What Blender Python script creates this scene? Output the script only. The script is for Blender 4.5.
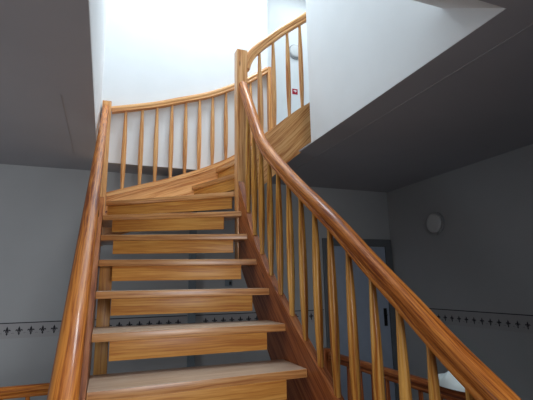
import bpy, bmesh, math, random
from mathutils import Vector, Matrix
random.seed(4)
for o in list(bpy.data.objects): bpy.data.objects.remove(o)
SC = bpy.context.scene
COL = SC.collection

# ---------------------------------------------------------------- camera
cam_d = bpy.data.cameras.new('camera'); cam = bpy.data.objects.new('camera', cam_d); COL.objects.link(cam)
r = (0.93419, -0.35639, -0.01658); u = (-0.05494, -0.18963, 0.98032); f = (0.35252, 0.91489, 0.19673)
cam.matrix_world = Matrix(((r[0], u[0], -f[0], 0.043), (r[1], u[1], -f[1], 0.0), (r[2], u[2], -f[2], 0.407), (0, 0, 0, 1)))
cam_d.sensor_width = 36; cam_d.lens = 416.567 / 533 * 36; cam_d.clip_start = 0.02
SC.camera = cam

# ---------------------------------------------------------------- world, lights, exposure
w = bpy.data.worlds.new('world'); SC.world = w; w.use_nodes = True
bg = w.node_tree.nodes['Background']; bg.inputs[0].default_value = (0.55, 0.75, 1.0, 1); bg.inputs[1].default_value = 0.10
def area(name, loc, target, sx, sy, power, color):
    d = bpy.data.lights.new(name, 'AREA'); d.shape = 'RECTANGLE'; d.size = sx; d.size_y = sy; d.energy = power; d.color = color
    o = bpy.data.objects.new(name, d); COL.objects.link(o); o.location = loc
    o.rotation_euler = (Vector(target) - Vector(loc)).to_track_quat('-Z', 'Y').to_euler()
    return o
# daylight falling through the roof window over the stairwell
area('skylight_daylight', (1.22, 3.05, 4.80), (0.6, 3.6, 2.6), 0.6, 0.9, 88, (0.76, 0.89, 1.0))
# unseen fill added from the camera side, then daylight of the left hall window
fill = area('front_fill_light', (0.55, -1.5, 0.55), (0.0, 3.0, 0.0), 1.2, 1.1, 13, (0.97, 0.97, 1.0)); fill.data.spread = math.radians(85)
area('hall_window_daylight', (-2.5, 2.3, 0.35), (0.0, 2.9, 0.2), 1.1, 1.2, 15, (0.80, 0.90, 1.0))
# daylight in the upper corridor
area('corridor_daylight', (2.6, 4.6, 4.7), (2.3, 5.2, 3.2), 0.9, 0.5, 9, (0.8, 0.92, 1.0))
vs = SC.view_settings; vs.view_transform = 'Standard'; vs.look = 'None'; vs.gamma = 1; vs.exposure = 0.0; vs.use_curve_mapping = False

# ---------------------------------------------------------------- materials
def newmat(name):
    m = bpy.data.materials.new(name); m.use_nodes = True
    nt = m.node_tree; return m, nt, nt.nodes['Principled BSDF']
def ramp(nt, fac, stops):
    n = nt.nodes.new('ShaderNodeValToRGB'); nt.links.new(fac, n.inputs[0])
    e = n.color_ramp.elements
    while len(e) < len(stops): e.new(0.5)
    for i, (p, c) in enumerate(stops): e[i].position = p; e[i].color = (*c, 1)
    return n
def wood(name, light, mid, dark, rough=0.33, knots=True, gscale=1.0, coat=0.2, crough=0.08):
    m, nt, b = newmat(name); N = nt.nodes.new; L = nt.links.new
    uv = N('ShaderNodeUVMap'); uv.uv_map = 'grain'
    oi = N('ShaderNodeObjectInfo')
    mul = N('ShaderNodeMath'); mul.operation = 'MULTIPLY'; mul.inputs[1].default_value = 37.0; L(oi.outputs['Random'], mul.inputs[0])
    cb = N('ShaderNodeCombineXYZ'); L(mul.outputs[0], cb.inputs[0]); L(mul.outputs[0], cb.inputs[1])
    add = N('ShaderNodeVectorMath'); add.operation = 'ADD'; L(uv.outputs[0], add.inputs[0]); L(cb.outputs[0], add.inputs[1])
    # wobble
    nz = N('ShaderNodeTexNoise'); nz.inputs['Scale'].default_value = 3.2; nz.inputs['Detail'].default_value = 2
    L(add.outputs[0], nz.inputs['Vector'])
    sc = N('ShaderNodeVectorMath'); sc.operation = 'MULTIPLY_ADD'; sc.inputs[1].default_value = (0.0, 0.022, 0.0)
    L(nz.outputs['Color'], sc.inputs[0]); L(add.outputs[0], sc.inputs[2])
    mp = N('ShaderNodeMapping'); mp.inputs['Scale'].default_value = (2.6 * gscale, 85 * gscale, 1); L(sc.outputs[0], mp.inputs['Vector'])
    n1 = N('ShaderNodeTexNoise'); n1.inputs['Scale'].default_value = 1.0; n1.inputs['Detail'].default_value = 4; n1.inputs['Roughness'].default_value = 0.62
    L(mp.outputs[0], n1.inputs['Vector'])
    mp2 = N('ShaderNodeMapping'); mp2.inputs['Scale'].default_value = (1.1, 22, 1); L(sc.outputs[0], mp2.inputs['Vector'])
    n2 = N('ShaderNodeTexNoise'); n2.inputs['Scale'].default_value = 1.0; n2.inputs['Detail'].default_value = 2; L(mp2.outputs[0], n2.inputs['Vector'])
    mx = N('ShaderNodeMath'); mx.operation = 'MULTIPLY_ADD'; mx.inputs[1].default_value = 0.68; L(n1.outputs[0], mx.inputs[0])
    m2 = N('ShaderNodeMath'); m2.operation = 'MULTIPLY'; m2.inputs[1].default_value = 0.32; L(n2.outputs[0], m2.inputs[0]); L(m2.outputs[0], mx.inputs[2])
    rp = ramp(nt, mx.outputs[0], [(0.41, dark), (0.5, mid), (0.59, light)])
    col = rp.outputs[0]
    if knots:
        vo = N('ShaderNodeTexVoronoi'); vo.inputs['Scale'].default_value = 1.0
        mp3 = N('ShaderNodeMapping'); mp3.inputs['Scale'].default_value = (2.3, 7.0, 1); L(add.outputs[0], mp3.inputs['Vector']); L(mp3.outputs[0], vo.inputs['Vector'])
        kr = ramp(nt, vo.outputs['Distance'], [(0.035, (1, 1, 1)), (0.09, (0, 0, 0))])
        mc = N('ShaderNodeMixRGB'); mc.blend_type = 'MIX'; L(kr.outputs[0], mc.inputs[0]); L(col, mc.inputs[1]); mc.inputs[2].default_value = (dark[0] * .35, dark[1] * .28, dark[2] * .3, 1)
        col = mc.outputs[0]
    hs = N('ShaderNodeHueSaturation'); L(col, hs.inputs['Color'])
    v = N('ShaderNodeMath'); v.operation = 'MULTIPLY_ADD'; v.inputs[1].default_value = 0.2; v.inputs[2].default_value = 0.9; L(oi.outputs['Random'], v.inputs[0]); L(v.outputs[0], hs.inputs['Value'])
    L(hs.outputs[0], b.inputs['Base Color'])
    b.inputs['Roughness'].default_value = rough
    b.inputs['Coat Weight'].default_value = coat; b.inputs['Coat Roughness'].default_value = crough; b.inputs['Specular IOR Level'].default_value = 0.22
    bp = N('ShaderNodeBump'); bp.inputs['Strength'].default_value = 0.12; bp.inputs['Distance'].default_value = 0.002; L(n1.outputs[0], bp.inputs['Height']); L(bp.outputs[0], b.inputs['Normal'])
    return m
def plaster(name, col, rough=0.9, bump=0.15):
    m, nt, b = newmat(name); N = nt.nodes.new; L = nt.links.new
    tc = N('ShaderNodeTexCoord'); n = N('ShaderNodeTexNoise'); n.inputs['Scale'].default_value = 3.5; n.inputs['Detail'].default_value = 5; L(tc.outputs['Object'], n.inputs['Vector'])
    rp = ramp(nt, n.outputs[0], [(0.3, tuple(c * .965 for c in col)), (0.7, col)]); L(rp.outputs[0], b.inputs['Base Color'])
    n2 = N('ShaderNodeTexNoise'); n2.inputs['Scale'].default_value = 160; L(tc.outputs['Object'], n2.inputs['Vector'])
    bp = N('ShaderNodeBump'); bp.inputs['Strength'].default_value = bump; bp.inputs['Distance'].default_value = 0.002; L(n2.outputs[0], bp.inputs['Height']); L(bp.outputs[0], b.inputs['Normal'])
    b.inputs['Roughness'].default_value = rough
    return m
def plain(name, col, rough=0.5, metal=0.0, var=0.06):
    m, nt, b = newmat(name); N = nt.nodes.new; L = nt.links.new
    tc = N('ShaderNodeTexCoord'); n = N('ShaderNodeTexNoise'); n.inputs['Scale'].default_value = 12; L(tc.outputs['Object'], n.inputs['Vector'])
    rp = ramp(nt, n.outputs[0], [(0.3, tuple(c * (1 - var) for c in col)), (0.7, col)]); L(rp.outputs[0], b.inputs['Base Color'])
    b.inputs['Roughness'].default_value = rough; b.inputs['Metallic'].default_value = metal
    return m
W_RAIL = wood('varnished_rail_wood', (0.76, 0.285, 0.050), (0.57, 0.172, 0.026), (0.22, 0.045, 0.007), 0.48, knots=False, gscale=1.8, coat=0.12)
W_POST = wood('varnished_post_wood', (0.80, 0.45, 0.190), (0.70, 0.345, 0.125), (0.47, 0.175, 0.052), 0.35)
W_BAL = wood('baluster_wood', (0.80, 0.44, 0.110), (0.66, 0.31, 0.062), (0.36, 0.12, 0.020), 0.32, knots=False)
W_TREAD = wood('tread_wood', (0.64, 0.34, 0.13), (0.54, 0.25, 0.080), (0.36, 0.135, 0.036), 0.42, knots=False, coat=0.9, crough=0.3)
W_TOP = wood('pale_tread_top_wood', (0.66, 0.50, 0.37), (0.60, 0.43, 0.30), (0.50, 0.33, 0.21), 0.4, knots=False, coat=0.5, crough=0.3)
W_RISER = wood('riser_wood', (0.66, 0.34, 0.085), (0.55, 0.245, 0.052), (0.42, 0.155, 0.034), 0.45, knots=False, coat=0.08, crough=0.2)
W_STR = wood('stringer_wood', (0.50, 0.18, 0.060), (0.38, 0.115, 0.032), (0.21, 0.050, 0.013), 0.38)
W_DARK = wood('guard_rail_wood', (0.42, 0.14, 0.04), (0.30, 0.08, 0.022), (0.15, 0.035, 0.01), 0.3, knots=False)
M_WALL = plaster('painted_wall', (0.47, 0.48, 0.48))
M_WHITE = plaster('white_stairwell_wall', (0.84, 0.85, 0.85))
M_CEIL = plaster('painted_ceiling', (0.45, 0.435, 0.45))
M_FLOOR = plaster('grey_floor_covering', (0.34, 0.33, 0.33), 0.6)
M_DARK = plain('border_dark_print', (0.03, 0.028, 0.035), 0.8)
M_BORD = plaster('border_paper', (0.44, 0.43, 0.43))
M_TEAL = plain('grey_blue_paint', (0.20, 0.25, 0.28), 0.45)
M_DOORF = plain('door_frame_paint', (0.15, 0.165, 0.175), 0.4)
M_DOOR = plain('door_blue_grey_paint', (0.40, 0.47, 0.58), 0.45)
M_BLACK = plain('black_metal', (0.015, 0.015, 0.017), 0.35, 0.6)
M_LAMP = plain('lamp_glass', (0.72, 0.72, 0.70), 0.5)
M_RING = plain('lamp_rim', (0.40, 0.40, 0.40), 0.4)
M_RED = plain('red_sign', (0.45, 0.01, 0.03), 0.4)
M_WHT = plain('white_plastic', (0.8, 0.8, 0.8), 0.4)
M_CLOTH = plain('white_fabric', (0.80, 0.88, 0.86), 0.85)

# ---------------------------------------------------------------- mesh helpers
def link(name, me, mats, parent=None):
    o = bpy.data.objects.new(name, me); COL.objects.link(o)
    for m in (mats if isinstance(mats, (list, tuple)) else [mats]): me.materials.append(m)
    if parent: o.parent = parent; o.matrix_parent_inverse = Matrix.Translation(-parent.location)
    return o
def finish(bm, name, mats, parent=None, grain=None, smooth=False, bevel=0.0, angle=35):
    """grain: 'x','y','z' or a vector -> the direction along the wood fibres"""
    bmesh.ops.recalc_face_normals(bm, faces=bm.faces[:])
    if bevel:
        es = [e for e in bm.edges if len(e.link_faces) == 2 and e.calc_face_angle(0) > 0.6]
        bmesh.ops.bevel(bm, geom=es, offset=bevel, segments=2, affect='EDGES', profile=0.6, clamp_overlap=True)
    if grain is not None:
        g = {'x': Vector((1, 0, 0)), 'y': Vector((0, 1, 0)), 'z': Vector((0, 0, 1))}.get(grain, grain) if isinstance(grain, str) else Vector(grain).normalized()
        lay = bm.loops.layers.uv.get('grain') or bm.loops.layers.uv.new('grain')
        for fc in bm.faces:
            n = fc.normal; c = g.cross(n)
            if c.length < 0.3:
                c = Vector((0.3, 0.8, 0.5)).cross(n).normalized(); gg = n.cross(c)
            else: c.normalize(); gg = g
            for lp in fc.loops:
                p = lp.vert.co; lp[lay].uv = (p.dot(gg), p.dot(c) + 0.37 * abs(n.x) + .19 * abs(n.z))
    me = bpy.data.meshes.new(name); bm.to_mesh(me); bm.free()
    for p in me.polygons: p.use_smooth = smooth
    if smooth: me.set_sharp_from_angle(angle=math.radians(angle))
    return link(name, me, mats, parent)
def prism(bm, pts, axis, a, b, mat=0):
    """extrude a polygon of 2-D points along an axis from a to b; 'z': (x,y), 'x': (y,z), 'y': (x,z)"""
    def P(p, t): return {'z': (p[0], p[1], t), 'x': (t, p[0], p[1]), 'y': (p[0], t, p[1])}[axis]
    lo = [bm.verts.new(P(p, a)) for p in pts]; hi = [bm.verts.new(P(p, b)) for p in pts]
    n = len(pts); fs = [bm.faces.new(lo), bm.faces.new(hi[::-1])]
    for i in range(n): fs.append(bm.faces.new((lo[i], lo[(i + 1) % n], hi[(i + 1) % n], hi[i])))
    for q in fs: q.material_index = mat
    return fs
def box(bm, x0, x1, y0, y1, z0, z1, mat=0):
    return prism(bm, [(x0, y0), (x1, y0), (x1, y1), (x0, y1)], 'z', z0, z1, mat)
def catmull(pts, n=8):
    P = [Vector(p) for p in pts]; P = [2 * P[0] - P[1]] + P + [2 * P[-1] - P[-2]]; out = []
    for i in range(1, len(P) - 2):
        for k in range(n):
            t = k / n; a, b, c, d = P[i - 1:i + 3]
            out.append(0.5 * ((2 * b) + (c - a) * t + (2 * a - 5 * b + 4 * c - d) * t * t + (3 * b - a - 3 * c + d) * t ** 3))
    out.append(P[-2]); return out
def rail_profile(wd=0.058, ht=0.07):
    h = wd / 2; t = ht
    right = [(0, t / 2), (h * .45, t * .485), (h * .78, t * .40), (h * .96, t * .25), (h, t * .08), (h * .95, -t * .07), (h * .84, -t * .13), (h * .82, -t * .19),
             (h * .93, -t * .24), (h * .95, -t * .36), (h * .86, -t * .46), (h * .6, -t * .5)]
    return right + [(-x, y) for x, y in right[::-1] if x > 1e-6]
def sweep(name, pts, mat, parent, side, prof=None, n=8, cap=True):
    """side: vector pointing sideways (constant, horizontal)"""
    C = catmull(pts, n) if n > 1 else [Vector(p) for p in pts]; prof = prof or rail_profile()
    bm = bmesh.new(); lay = bm.loops.layers.uv.new('grain'); S = Vector(side).normalized(); rings = []; dist = [0]
    for i, c in enumerate(C):
        T = (C[min(i + 1, len(C) - 1)] - C[max(i - 1, 0)]).normalized(); U = S.cross(T).normalized()
        if U.z < 0: U = -U
        rings.append([bm.verts.new(c + S * x + U * y) for x, y in prof])
        if i: dist.append(dist[-1] + (C[i] - C[i - 1]).length)
    per = [0]
    for k in range(len(prof)):
        a = prof[k]; b = prof[(k + 1) % len(prof)]; per.append(per[-1] + math.hypot(a[0] - b[0], a[1] - b[1]))
    m = len(prof)
    for i in range(len(rings) - 1):
        for k in range(m):
            q = bm.faces.new((rings[i][k], rings[i][(k + 1) % m], rings[i + 1][(k + 1) % m], rings[i + 1][k]))
            for lp, uv in zip(q.loops, ((dist[i], per[k]), (dist[i], per[k + 1]), (dist[i + 1], per[k + 1]), (dist[i + 1], per[k]))): lp[lay].uv = uv
    if cap:
        for rg in (rings[0], rings[-1]):
            q = bm.faces.new(rg)
            for lp in q.loops: lp[lay].uv = (lp.vert.co.z, lp.vert.co.x + lp.vert.co.y)
    return finish(bm, name, mat, parent, None, True, angle=40)
def baluster(parent, x, y, z0, z1, mat=None, rmid=0.0215, rend=0.0130, name='baluster'):
    bm = bmesh.new(); lay = bm.loops.layers.uv.new('grain'); seg = 14; H = z1 - z0
    prof = [(0, rend * 1.1), (.05, rend * 1.1), (.12, rmid * .78), (.22, rmid * .93), (.34, rmid), (.46, rmid), (.58, rmid * .97), (.70, rmid * .88), (.82, rmid * .74), (.92, rend), (1, rend)]
    rings = [[bm.verts.new((x + rr * math.cos(2 * math.pi * k / seg), y + rr * math.sin(2 * math.pi * k / seg), z0 + t * H)) for k in range(seg)] for t, rr in prof]
    for i in range(len(rings) - 1):
        for k in range(seg):
            q = bm.faces.new((rings[i][k], rings[i][(k + 1) % seg], rings[i + 1][(k + 1) % seg], rings[i + 1][k]))
            for lp, uv in zip(q.loops, ((prof[i][0] * H, k * .008), (prof[i][0] * H, (k + 1) * .008), (prof[i + 1][0] * H, (k + 1) * .008), (prof[i + 1][0] * H, k * .008))): lp[lay].uv = uv
    bm.faces.new(rings[0][::-1]); bm.faces.new(rings[-1])
    return finish(bm, name, mat or W_BAL, parent, None, True, angle=60)
def interp(t, T):
    if t <= T[0][0]: return T[0][1] + (t - T[0][0]) * (T[1][1] - T[0][1]) / (T[1][0] - T[0][0])
    for (a, b), (c, d) in zip(T[:-1], T[1:]):
        if t <= c: return b + (t - a) / (c - a) * (d - b)
    return T[-1][1]
def thing(name, label, cat, loc, group=None):
    o = bpy.data.objects.new(name, None); COL.objects.link(o); o.location = loc; o.empty_display_size = .1
    o['label'] = label; o['category'] = cat
    if group: o['group'] = group
    bpy.context.view_layer.update(); return o
def tag(o, label, cat, group=None):
    o['label'] = label; o['category'] = cat
    if group: o['group'] = group
    return o
def struct(name, bm, mats, parent=None, grain=None, bevel=0):
    o = finish(bm, name, mats, parent, grain, bevel=bevel)
    if not parent: o['kind'] = 'structure'
    return o

# ---------------------------------------------------------------- dimensions (metres; first visible tread top = 0)
W, R = 0.984, 0.19
FLOOR, H = -1.14, 1.512          # hall floor and hall ceiling
BACK, RX, LX = 4.258, 3.313, -2.6
WX0, WX1, WY0, WY1 = -0.075, 1.54, 1.078, 3.925   # stairwell opening in the ceiling
TOP = 4.9
NEAR = -1.6

# ---------------------------------------------------------------- setting
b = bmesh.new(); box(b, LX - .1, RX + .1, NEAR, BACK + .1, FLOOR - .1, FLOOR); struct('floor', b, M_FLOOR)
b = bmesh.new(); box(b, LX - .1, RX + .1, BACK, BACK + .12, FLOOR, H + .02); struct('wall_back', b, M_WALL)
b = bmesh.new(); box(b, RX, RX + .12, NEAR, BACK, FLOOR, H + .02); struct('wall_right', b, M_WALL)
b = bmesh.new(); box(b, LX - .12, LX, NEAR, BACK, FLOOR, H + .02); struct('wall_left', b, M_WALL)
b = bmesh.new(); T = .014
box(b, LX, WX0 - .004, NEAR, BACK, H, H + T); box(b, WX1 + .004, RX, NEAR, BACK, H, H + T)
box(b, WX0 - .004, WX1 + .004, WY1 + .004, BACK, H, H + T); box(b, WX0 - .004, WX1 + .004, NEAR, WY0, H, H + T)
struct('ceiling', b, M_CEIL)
b = bmesh.new(); box(b, 1.745, 1.753, NEAR, BACK - .01, H - .004, H + .001); struct('trim_1', b, M_CEIL)
b = bmesh.new(); box(b, -.262, -.256, 2.55, BACK - .5, H - .003, H + .001); struct('trim_2', b, M_CEIL)
# stairwell walls above the ceiling
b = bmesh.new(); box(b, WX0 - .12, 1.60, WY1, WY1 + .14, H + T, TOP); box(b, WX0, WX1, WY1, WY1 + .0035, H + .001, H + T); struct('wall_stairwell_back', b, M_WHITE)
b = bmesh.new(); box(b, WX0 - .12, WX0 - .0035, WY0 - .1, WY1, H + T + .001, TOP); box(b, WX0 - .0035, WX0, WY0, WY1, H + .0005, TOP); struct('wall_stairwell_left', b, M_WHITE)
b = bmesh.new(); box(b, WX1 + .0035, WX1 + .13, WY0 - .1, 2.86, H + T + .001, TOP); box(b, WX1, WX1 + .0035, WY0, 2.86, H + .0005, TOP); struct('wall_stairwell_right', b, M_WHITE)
# lowest part of the sloping roof at the near end of the stairwell, and the upright above it
b = bmesh.new(); prism(b, [(WY0 + .001, H + .002), (1.407, 1.738), (1.407, TOP), (1.30, TOP), (1.30, 1.80), (WY0 + .001, 1.60)], 'x', WX0, WX1)
struct('wall_stairwell_near', b, M_WHITE)
# upper corridor: far wall, right wall, floor
b = bmesh.new(); box(b, 1.46, 4.2, 5.30, 5.42, 1.9, TOP); struct('wall_corridor_far', b, M_WHITE)
b = bmesh.new(); box(b, 1.80, 4.2, 2.86, 5.30, 1.98, 2.09); box(b, 1.46, 1.80, 4.05, 5.30, 1.98, 2.09); struct('floor_corridor', b, M_FLOOR)
b = bmesh.new(); box(b, 1.46, 1.60, 4.04, 5.30, 2.09, TOP); struct('wall_corridor_left', b, M_WHITE)
b = bmesh.new(); box(b, 1.672, 4.2, 2.73, 2.86, 2.09, TOP); struct('wall_corridor_near', b, M_WHITE)
b = bmesh.new(); box(b, 4.2, 4.32, 2.73, 5.42, 1.98, TOP); struct('wall_corridor_right', b, M_WHITE)
# roof with the roof window opening over the stairwell
b = bmesh.new()
box(b, WX0 - .12, 0.2, 1.3, 5.42, TOP, TOP + .15); box(b, 1.56, 4.32, 1.3, 5.42, TOP, TOP + .15)
box(b, 0.2, 1.56, 3.4, 5.42, TOP, TOP + .15); box(b, 0.2, 1.56, 1.3, 1.75, TOP, TOP + .15)
struct('ceiling_stairwell', b, M_WHITE)
# door in the back wall, at the right corner
b = bmesh.new(); dx0, dx1, dz = 2.36, 3.295, 0.91
prism(b, [(dx0, FLOOR), (dx0 + .085, FLOOR), (dx0 + .085, dz - .085), (dx1 - .085, dz - .085), (dx1 - .085, FLOOR), (dx1, FLOOR), (dx1, dz), (dx0, dz)], 'y', BACK - .035, BACK - .0005)
d = struct('door_1', b, M_DOORF, bevel=.004)
b = bmesh.new(); box(b, dx0 + .09, dx1 - .09, BACK - .024, BACK - .001, FLOOR + .01, dz - .09)
slab = finish(b, 'door_panel', M_DOOR, d, bevel=.003)
b = bmesh.new(); box(b, 3.125, 3.165, BACK - .034, BACK - .023, -.10, .10)
box(b, 3.138, 3.152, BACK - .06, BACK - .03, .018, .032)
finish(b, 'door_handle', M_BLACK, slab, bevel=.003)

# ---------------------------------------------------------------- staircase
stair = thing('staircase', 'orange varnished pine staircase with open risers, winding right at the top', 'staircase', (W / 2, 2.0, FLOOR))
YL = [1.889, 2.194, 2.500, 2.810, 3.122, 3.438]; YR = [1.930, 2.179, 2.415, 2.638, 2.829, 2.969]
for k in range(1, 6): YL.insert(0, 1.889 - .305 * k); YR.insert(0, 1.930 - .262 * k)
nb = 5                                                    # steps below the one at height 0
noses = [((0.001, a), (W - .001, c)) for a, c in zip(YL, YR)]
YO = 3.864                                                # face of the outer stringer
def tread(poly, z, name='tread'):
    bm = bmesh.new(); prism(bm, poly, 'z', z - .04, z)
    dx = Vector((poly[1][0] - poly[0][0], poly[1][1] - poly[0][1], 0)).normalized()
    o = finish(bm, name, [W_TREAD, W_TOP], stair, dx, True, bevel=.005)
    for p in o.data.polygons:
        if p.normal.z > .9: p.material_index = 1                # paler upper face
    return o
def riser(a, c, z, m0=.08, m1=.102, drop=.092, inset=.022):
    A, Cc = Vector((*a, 0)), Vector((*c, 0)); D = (Cc - A).normalized(); N = Vector((-D.y, D.x, 0)); Lh = (Cc - A).length
    p = [A + D * m0 + N * inset, A + D * (Lh - m1) + N * inset]; p += [p[1] + N * .018, p[0] + N * .018]
    bm = bmesh.new(); prism(bm, [(q.x, q.y) for q in p], 'z', z - .04 - drop, z - .0402)
    finish(bm, 'riser', W_RISER, stair, D, True, bevel=.002)
ov = .045
for i in range(len(noses) - 1):
    (a, c), (a2, c2) = noses[i], noses[i + 1]; z = (i - nb) * R
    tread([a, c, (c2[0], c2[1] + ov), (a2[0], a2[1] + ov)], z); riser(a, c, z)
z6 = R * 5; a, c = noses[-1]
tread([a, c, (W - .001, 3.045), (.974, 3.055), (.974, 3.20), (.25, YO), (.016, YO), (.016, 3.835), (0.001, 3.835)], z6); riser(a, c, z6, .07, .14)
# winders: (outer end, inner end) of each nosing
w7 = ((.016, 3.85), (.974, 3.16)); w8 = ((.77, YO), (1.03, 3.27)); w9 = ((1.005, YO), (1.19, 3.15)); w10 = ((1.26, YO), (1.36, 3.15)); w11 = ((1.51, YO), (1.58, 3.15))
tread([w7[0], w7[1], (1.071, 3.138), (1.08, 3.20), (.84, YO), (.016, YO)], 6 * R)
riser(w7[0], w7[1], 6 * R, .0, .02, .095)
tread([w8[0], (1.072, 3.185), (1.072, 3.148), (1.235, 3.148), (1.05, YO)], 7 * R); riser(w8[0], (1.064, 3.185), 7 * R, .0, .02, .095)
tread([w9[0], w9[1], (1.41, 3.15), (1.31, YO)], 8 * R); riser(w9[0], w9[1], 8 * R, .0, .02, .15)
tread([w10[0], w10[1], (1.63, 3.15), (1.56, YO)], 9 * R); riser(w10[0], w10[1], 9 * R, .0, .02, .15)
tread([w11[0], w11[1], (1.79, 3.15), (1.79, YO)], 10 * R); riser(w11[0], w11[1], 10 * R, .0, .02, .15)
# stringers
def stringer(name, top, bot, axis, a, c, grain, mat=None):
    bm = bmesh.new(); n = 26
    t0, t1 = max(top[0][0], bot[0][0]), min(top[-1][0], bot[-1][0])
    us = [t0 + (t1 - t0) * i / n for i in range(n + 1)]
    ct = [tuple(p) for p in catmull([(x, z, 0) for x, z in top], 6)]; cb_ = [tuple(p) for p in catmull([(x, z, 0) for x, z in bot], 6)]
    ct = [(p[0], p[1]) for p in ct]; cb_ = [(p[0], p[1]) for p in cb_]
    def P(q, t): return (t, q[0], q[1]) if axis == 'x' else (q[0], t, q[1])
    V = [[bm.verts.new(P((s, interp(s, ct)), t)), bm.verts.new(P((s, interp(s, cb_)), t))] if False else None for s in us for t in (a,)]
    R_ = []
    for s in us:
        zt, zb = interp(s, ct), interp(s, cb_)
        R_.append([bm.verts.new(P((s, zt), a)), bm.verts.new(P((s, zt), c)), bm.verts.new(P((s, zb), c)), bm.verts.new(P((s, zb), a))])
    for i in range(n):
        for k in range(4): bm.faces.new((R_[i][k], R_[i][(k + 1) % 4], R_[i + 1][(k + 1) % 4], R_[i + 1][k]))
    bm.faces.new(R_[0]); bm.faces.new(R_[-1][::-1])
    return finish(bm, name, mat or W_STR, stair, grain, True, angle=30)
SRT = [(0.30, -1.13), (.6, -.90), (1.10, -.505), (1.674, -.078), (1.923, .088), (2.173, .265), (2.392, .425), (2.676, .68), (2.80, .83), (2.96, 1.065), (3.049, 1.20)]
SRB = [(0.30, -1.139), (.9, -1.13), (1.25, -.92), (1.9, -.42), (2.429, -.025), (2.632, .184), (2.843, .386), (2.993, .524), (3.049, .59)]
stringer('stringer', SRT, SRB, 'x', W, W + .042, (0, .78, .62))
SLT = [(0.25, -1.0 + .05), (3.2, .613 * (3.2 - 1.889) + .045), (3.835, .613 * (3.835 - 1.889) - .02)]; SLB = [(0.25, -1.139), (.9, -1.0), (3.835, .613 * (3.835 - 1.889) - .36)]
stringer('stringer', SLT, SLB, 'x', -.042, 0.0, (0, .85, .52))
OST = [(.016, 1.217), (.14, 1.258), (.293, 1.306), (.438, 1.350), (.565, 1.393), (.704, 1.445), (.847, 1.501), (.973, 1.558), (1.102, 1.623), (1.195, 1.678), (1.36, 1.80), (1.62, 2.02)]
OSB = [(.016, .80), (.4, .94), (.8, 1.09), (1.1, 1.22), (1.36, 1.40), (1.62, 1.62)]
stringer('stringer', OST, OSB, 'y', 3.865, 3.905, (.93, 0, .36), W_POST)
sweep('stringer_cap', [(x, 3.885, z - .018) for x, z in OST], W_POST, stair, (0, 1, 0), [(-.036, .02), (.030, .02), (.030, -.02), (-.036, -.02)], 4)
IST = [(1.0695, 1.445), (1.144, 1.524), (1.224, 1.612), (1.373, 1.760), (1.568, 1.92), (1.649, 1.975), (1.9, 2.18)]
ISB = [(1.0695, 1.08), (1.25, 1.23), (1.439, 1.41), (1.55, 1.50), (1.653, 1.575), (1.9, 1.80)]
stringer('stringer', IST, ISB, 'y', 3.10, 3.142, (.70, 0, .72), W_POST)
# wooden post under the stairs
b = bmesh.new(); box(b, .008, .088, 2.944, 3.024, FLOOR + .0005, 3 * R - .0405)
finish(b, 'support_post', W_RISER, stair, 'z', True, bevel=.004)

# ---------------------------------------------------------------- newel posts
def newel(x0, x1, y0, y1, z0, z1, label):
    bm = bmesh.new(); box(bm, x0, x1, y0, y1, z0, z1)
    bmesh.ops.recalc_face_normals(bm, faces=bm.faces[:])
    return tag(finish(bm, 'newel_post', W_POST, None, 'z', True, bevel=.007), label, 'newel post')
newel(.976, 1.069, 3.05, 3.136, .585, 2.35, 'tall square pine newel post where the right-hand handrail ends at the turn')
newel(-.064, .0145, 3.837, 3.912, .75, 2.075, 'slim square newel post at the top of the left-hand handrail')

# ---------------------------------------------------------------- left handrail
hl = thing('handrail', 'thick glossy orange-brown handrail along the left side of the stairs', 'handrail', (-.015, .4, -.2))
P0 = [(-.0105 - .0055 * y, y, -.344 + .61 * y) for y in (.12, .8, 1.6, 2.4, 3.2, 3.836)]
sweep('rail', P0, W_RAIL, hl, (1, 0, 0), rail_profile(.054, .066), 4)
for y in (.5, 2.0, 3.3):                                   # slim iron pins down to the stringer
    baluster(hl, -.030, y, .613 * (y - 1.889) + .05, -.344 + .61 * y - .02, M_BLACK, .006, .006, 'bracket')

# ---------------------------------------------------------------- right main balustrade
br = thing('balustrade', 'long pine balustrade on the right side, its rail sweeping up to the tall newel', 'balustrade', (1.006, 2.0, 0))
RC = [(.45, -.18), (.62, -.065), (.85, .098), (1.0, .197), (1.2, .345), (1.4, .489), (1.6, .642), (1.8, .783), (2.0, .920), (2.2, 1.066), (2.4, 1.217), (2.5, 1.303), (2.6, 1.400), (2.7, 1.528), (2.8, 1.673), (2.9, 1.817), (3.0, 1.955), (3.052, 2.02)]
sweep('handrail', [(1.006 + .016 * max(0, (y - 2.5) / .5), y, z) for y, z in RC], W_RAIL, br, (1, 0, 0), rail_profile(.066, .076), 4)
for y in [2.87, 2.734, 2.594, 2.439, 2.293, 2.14, 1.985, 1.834, 1.69, 1.54, 1.382, 1.234, 1.096, .955, .815, .675]:
    baluster(br, 1.006, y, interp(y, SRT) - .012, interp(y, RC) - .02)

# ---------------------------------------------------------------- outer balustrade along the stairwell wall
bo = thing('balustrade', 'curved balustrade behind the winding steps, in front of the bright white wall', 'balustrade', (.8, 3.885, 1.2))
OR = [(.0148, 2.006), (.267, 2.072), (.451, 2.125), (.617, 2.184), (.932, 2.297), (1.197, 2.433), (1.358, 2.532), (1.575, 2.69)]
sweep('handrail', [(x, 3.885, z) for x, z in OR], W_POST, bo, (0, 1, 0), rail_profile(.055, .066), 6)
for x in [.144, .292, .427, .568, .702, .839, .972, 1.11, 1.245, 1.38, 1.50]:
    baluster(bo, x, 3.885, interp(x, OST) - .012, interp(x, OR) - .02, W_POST)
b = bmesh.new(); box(b, 1.575, 1.63, 3.858, 3.913, 2.0, 2.72)
finish(b, 'end_post', W_POST, bo, 'z', True, bevel=.004)

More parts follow.
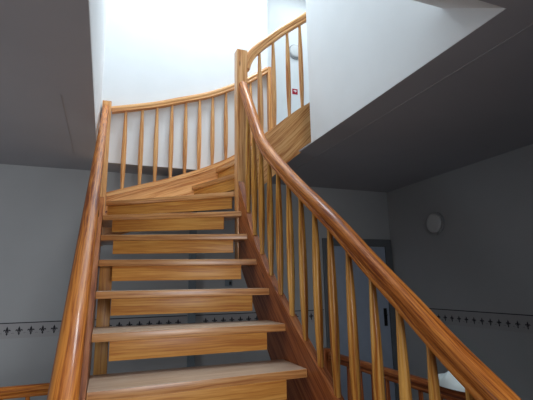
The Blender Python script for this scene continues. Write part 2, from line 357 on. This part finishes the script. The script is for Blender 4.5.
# ---------------------------------------------------------------- inner balustrade of the upper flight
bi = thing('balustrade', 'short rising balustrade from the tall newel to the edge of the white wall', 'balustrade', (1.35, 3.12, 1.6))
IR = [(1.066, 2.215), (1.088, 2.285), (1.135, 2.367), (1.22, 2.462), (1.305, 2.542), (1.405, 2.636), (1.536, 2.744), (1.674, 2.856), (1.88, 3.02)]
sweep('handrail', [(x, 3.12, z) for x, z in IR], W_POST, bi, (0, 1, 0), rail_profile(.060, .082), 5)
for x in [1.201, 1.332, 1.473, 1.602, 1.735, 1.86]:
    baluster(bi, x, 3.12, interp(x, IST) - .012, interp(x, IR) - .02, W_POST)

# ---------------------------------------------------------------- guard rails of the lower stairwell
def guard(p0, p1, n, label, ztop, side, mat):
    t = thing('guard_rail', label, 'guard rail', (p0[0], p0[1], FLOOR))
    sweep('handrail', [(*p0, ztop - .033), ((p0[0] + p1[0]) / 2, (p0[1] + p1[1]) / 2, ztop - .033), (*p1, ztop - .033)], mat, t, side, rail_profile(.058, .066), 2)
    for k in range(n):
        s = (k + .6) / n; baluster(t, p0[0] + (p1[0] - p0[0]) * s, p0[1] + (p1[1] - p0[1]) * s, FLOOR + .001, ztop - .055, mat)
    return t
guard((LX + .02, 3.06), (1.70, 3.06), 30, 'low dark-stained guard rail running behind the stairs, seen at the lower left', -.175, (0, 1, 0), W_RAIL)
gr = guard((1.70, 2.97), (1.70, .9), 14, 'reddish guard rail behind the right balusters, with a white cloth on it', -.115, (1, 0, 0), W_DARK)
b = bmesh.new(); box(b, 1.665, 1.735, 3.025, 3.095, FLOOR + .001, -.10)
tag(finish(b, 'corner_post', W_DARK, None, 'z', True, bevel=.005), 'dark reddish corner post where the two lower guard rails meet', 'post')

# ---------------------------------------------------------------- white cloth on the guard rail
bm = bmesh.new(); nu, nv = 16, 18; rows = []
for i in range(nu + 1):
    s = i / nu; y = 1.870 - .25 * s
    crest = .02 + .085 * math.sin(math.pi * min(1, s * 1.25) ** .8) * (1 - .5 * max(0, s - .55)) if s < .8 else .02 + .05 * (1 - s) * 2
    crest = [.02, .050, .066, .074, .078, .084, .096, .112, .122, .108, .090, .074, .060, .048, .036, .024, .008][i]
    row = []
    for j in range(nv):
        a = 2 * math.pi * j / nv; hw = .055 * math.sin(math.pi * (s * .92 + .04)) ** .4
        x = 1.70 + hw * math.cos(a); z = -.112 + .64 * (crest * max(0, math.sin(a)) ** .8 if math.sin(a) > 0 else .012 * math.sin(a) * 0)
        row.append(bm.verts.new((x, y + .004 * math.sin(5 * a), z)))
    rows.append(row)
for i in range(nu):
    for j in range(nv): bm.faces.new((rows[i][j], rows[i][(j + 1) % nv], rows[i + 1][(j + 1) % nv], rows[i + 1][j]))
bm.faces.new(rows[0][::-1]); bm.faces.new(rows[-1])
bmesh.ops.remove_doubles(bm, verts=bm.verts[:], dist=.0004)
tag(finish(bm, 'folded_cloth', M_CLOTH, None, None, True, angle=80), 'small white folded cloth lying on the reddish guard rail at lower right', 'cloth')

# ---------------------------------------------------------------- fleur-de-lis wall borders
def fleur(bm, P, s0, z0, h=.078):
    """flat stencilled lily about (s0, z0); P maps (s, z, depth) to 3-D"""
    def poly(pts):
        lo = [bm.verts.new(P(s0 + x * h, z0 + y * h, .0012)) for x, y in pts]; hi = [bm.verts.new(P(s0 + x * h, z0 + y * h, .0024)) for x, y in pts]
        n = len(pts); bm.faces.new(lo).material_index = 1; bm.faces.new(hi[::-1]).material_index = 1
        for i in range(n): bm.faces.new((lo[i], lo[(i + 1) % n], hi[(i + 1) % n], hi[i])).material_index = 1
    poly([(0, .5), (.09, .30), (.13, .14), (.06, -.06), (-.06, -.06), (-.13, .14), (-.09, .30)])           # middle petal
    for s in (-1, 1):
        poly([(s * x, y) for x, y in [(.05, -.08), (.12, .08), (.22, .17), (.33, .12), (.36, .0), (.30, -.05), (.26, .03), (.19, .02), (.13, -.10)]])
    poly([(-.17, -.10), (.17, -.10), (.17, -.17), (-.17, -.17)])                                           # band
    poly([(-.05, -.17), (.05, -.17), (.10, -.33), (0, -.5), (-.10, -.33)])                                # foot
    for x, y in [(.0, 0)]: pass
    for q in (.47, .58, .69): poly([(q - .025, -.26), (q, -.22), (q + .025, -.26), (q, -.30)])           # dots between the lilies
def border(name, P, s0, s1, first, zc, zl, label, h=.076):
    bm = bmesh.new()
    def slab(a, c, z0, z1, d0, d1, mi):
        v = [bm.verts.new(P(s, z, d)) for d in (d0, d1) for s, z in ((a, z0), (c, z0), (c, z1), (a, z1))]
        for q in ((0, 1, 2, 3), (7, 6, 5, 4), (0, 4, 5, 1), (1, 5, 6, 2), (2, 6, 7, 3), (3, 7, 4, 0)): bm.faces.new([v[k] for k in q]).material_index = mi
    slab(s0, s1, zc - .062, zl, 0, .0012, 0); slab(s0, s1, zl, zl + .008, 0, .0025, 1)
    s = first
    while s > s0 + .12: s -= .0905
    while s < s1 - .06:
        fleur(bm, P, s, zc, h); s += .0905
    return tag(finish(bm, name, [M_BORD, M_DARK]), label, 'wall border')
border('wall_border', lambda s, z, d: (s, BACK - .0004 - d, z), LX + .01, .82, -.35, .045, .106, 'stencilled lily border strip on the back wall, left of the grey pipe')
border('wall_border', lambda s, z, d: (s, BACK - .0004 - d, z), .905, 2.35, 1.01, .045, .106, 'stencilled lily border strip on the back wall between pipe and door')
border('wall_border', lambda s, z, d: (RX - .0004 - d, s, z), .0, BACK - .06, 2.561, .034, .112, 'stencilled lily border strip on the dim right-hand wall', .066)

# ---------------------------------------------------------------- pipe, switch
b = bmesh.new(); box(b, .828, .898, BACK - .05, BACK - .0006, FLOOR + .001, H - .001)
tag(finish(b, 'wall_duct', M_TEAL, None, None, bevel=.006), 'vertical grey-blue duct on the back wall, seen through the open risers', 'duct')
sw = thing('wall_switch', 'small grey-blue switch with a dark button, seen between two treads', 'switch', (1.25, BACK, .43))
b = bmesh.new(); box(b, 1.205, 1.285, BACK - .010, BACK - .0006, .385, .465); finish(b, 'cover_plate', M_TEAL, sw, bevel=.004)
b = bmesh.new(); box(b, 1.248, 1.274, BACK - .016, BACK - .0095, .40, .435); finish(b, 'button', M_BLACK, sw, bevel=.003)

# ---------------------------------------------------------------- round wall lamps
def disc(bm, cx, cz, rad, d0, d1, P, dome=0.0, mi=0):
    seg = 40; prof = [(rad, d0), (rad, d1)]
    if dome: prof += [(rad * math.cos(t), d1 + dome * math.sin(t)) for t in (.35, .7, 1.05, 1.35)]
    rg = [[bm.verts.new(P(cx + q * math.cos(2 * math.pi * k / seg), cz + q * math.sin(2 * math.pi * k / seg), dd)) for k in range(seg)] for q, dd in prof]
    for i in range(len(rg) - 1):
        for k in range(seg): bm.faces.new((rg[i][k], rg[i][(k + 1) % seg], rg[i + 1][(k + 1) % seg], rg[i + 1][k]))
    bm.faces.new(rg[-1]); bm.faces.new(rg[0][::-1])
def lamp(P, cx, cz, rad, label, loc):
    t = thing('wall_lamp', label, 'wall lamp', loc)
    bm = bmesh.new(); disc(bm, cx, cz, rad, .0006, .03, P); finish(bm, 'lamp_base', M_RING, t, None, True)
    bm = bmesh.new(); disc(bm, cx, cz, rad * .86, .0302, .045, P, .014); finish(bm, 'lamp_shade', M_LAMP, t, None, True, angle=60)
lamp(lambda s, z, d: (RX - d, s, z), 3.462, 1.008, .118, 'round unlit wall lamp on the dim right-hand wall of the hall', (RX, 3.462, 1.008))
lamp(lambda s, z, d: (s, 5.30 - d, z), 2.595, 3.90, .115, 'round wall lamp on the upper corridor wall above the red sign', (2.595, 5.30, 3.90))

# ---------------------------------------------------------------- red sign in the corridor
sg = thing('wall_sign', 'small square red sign on the upper corridor wall, seen between balusters', 'sign', (2.573, 5.3, 3.245))
b = bmesh.new(); box(b, 2.529, 2.618, 5.294, 5.2994, 3.20, 3.288); finish(b, 'sign_plate', M_RED, sg, bevel=.002)
b = bmesh.new()
prism(b, [(2.545, 3.25), (2.56, 3.27), (2.575, 3.262), (2.588, 3.272), (2.605, 3.25), (2.590, 3.245), (2.583, 3.228), (2.572, 3.24), (2.56, 3.252)], 'y', 5.2925, 5.2938)
finish(b, 'sign_symbol', M_WHT, sg)
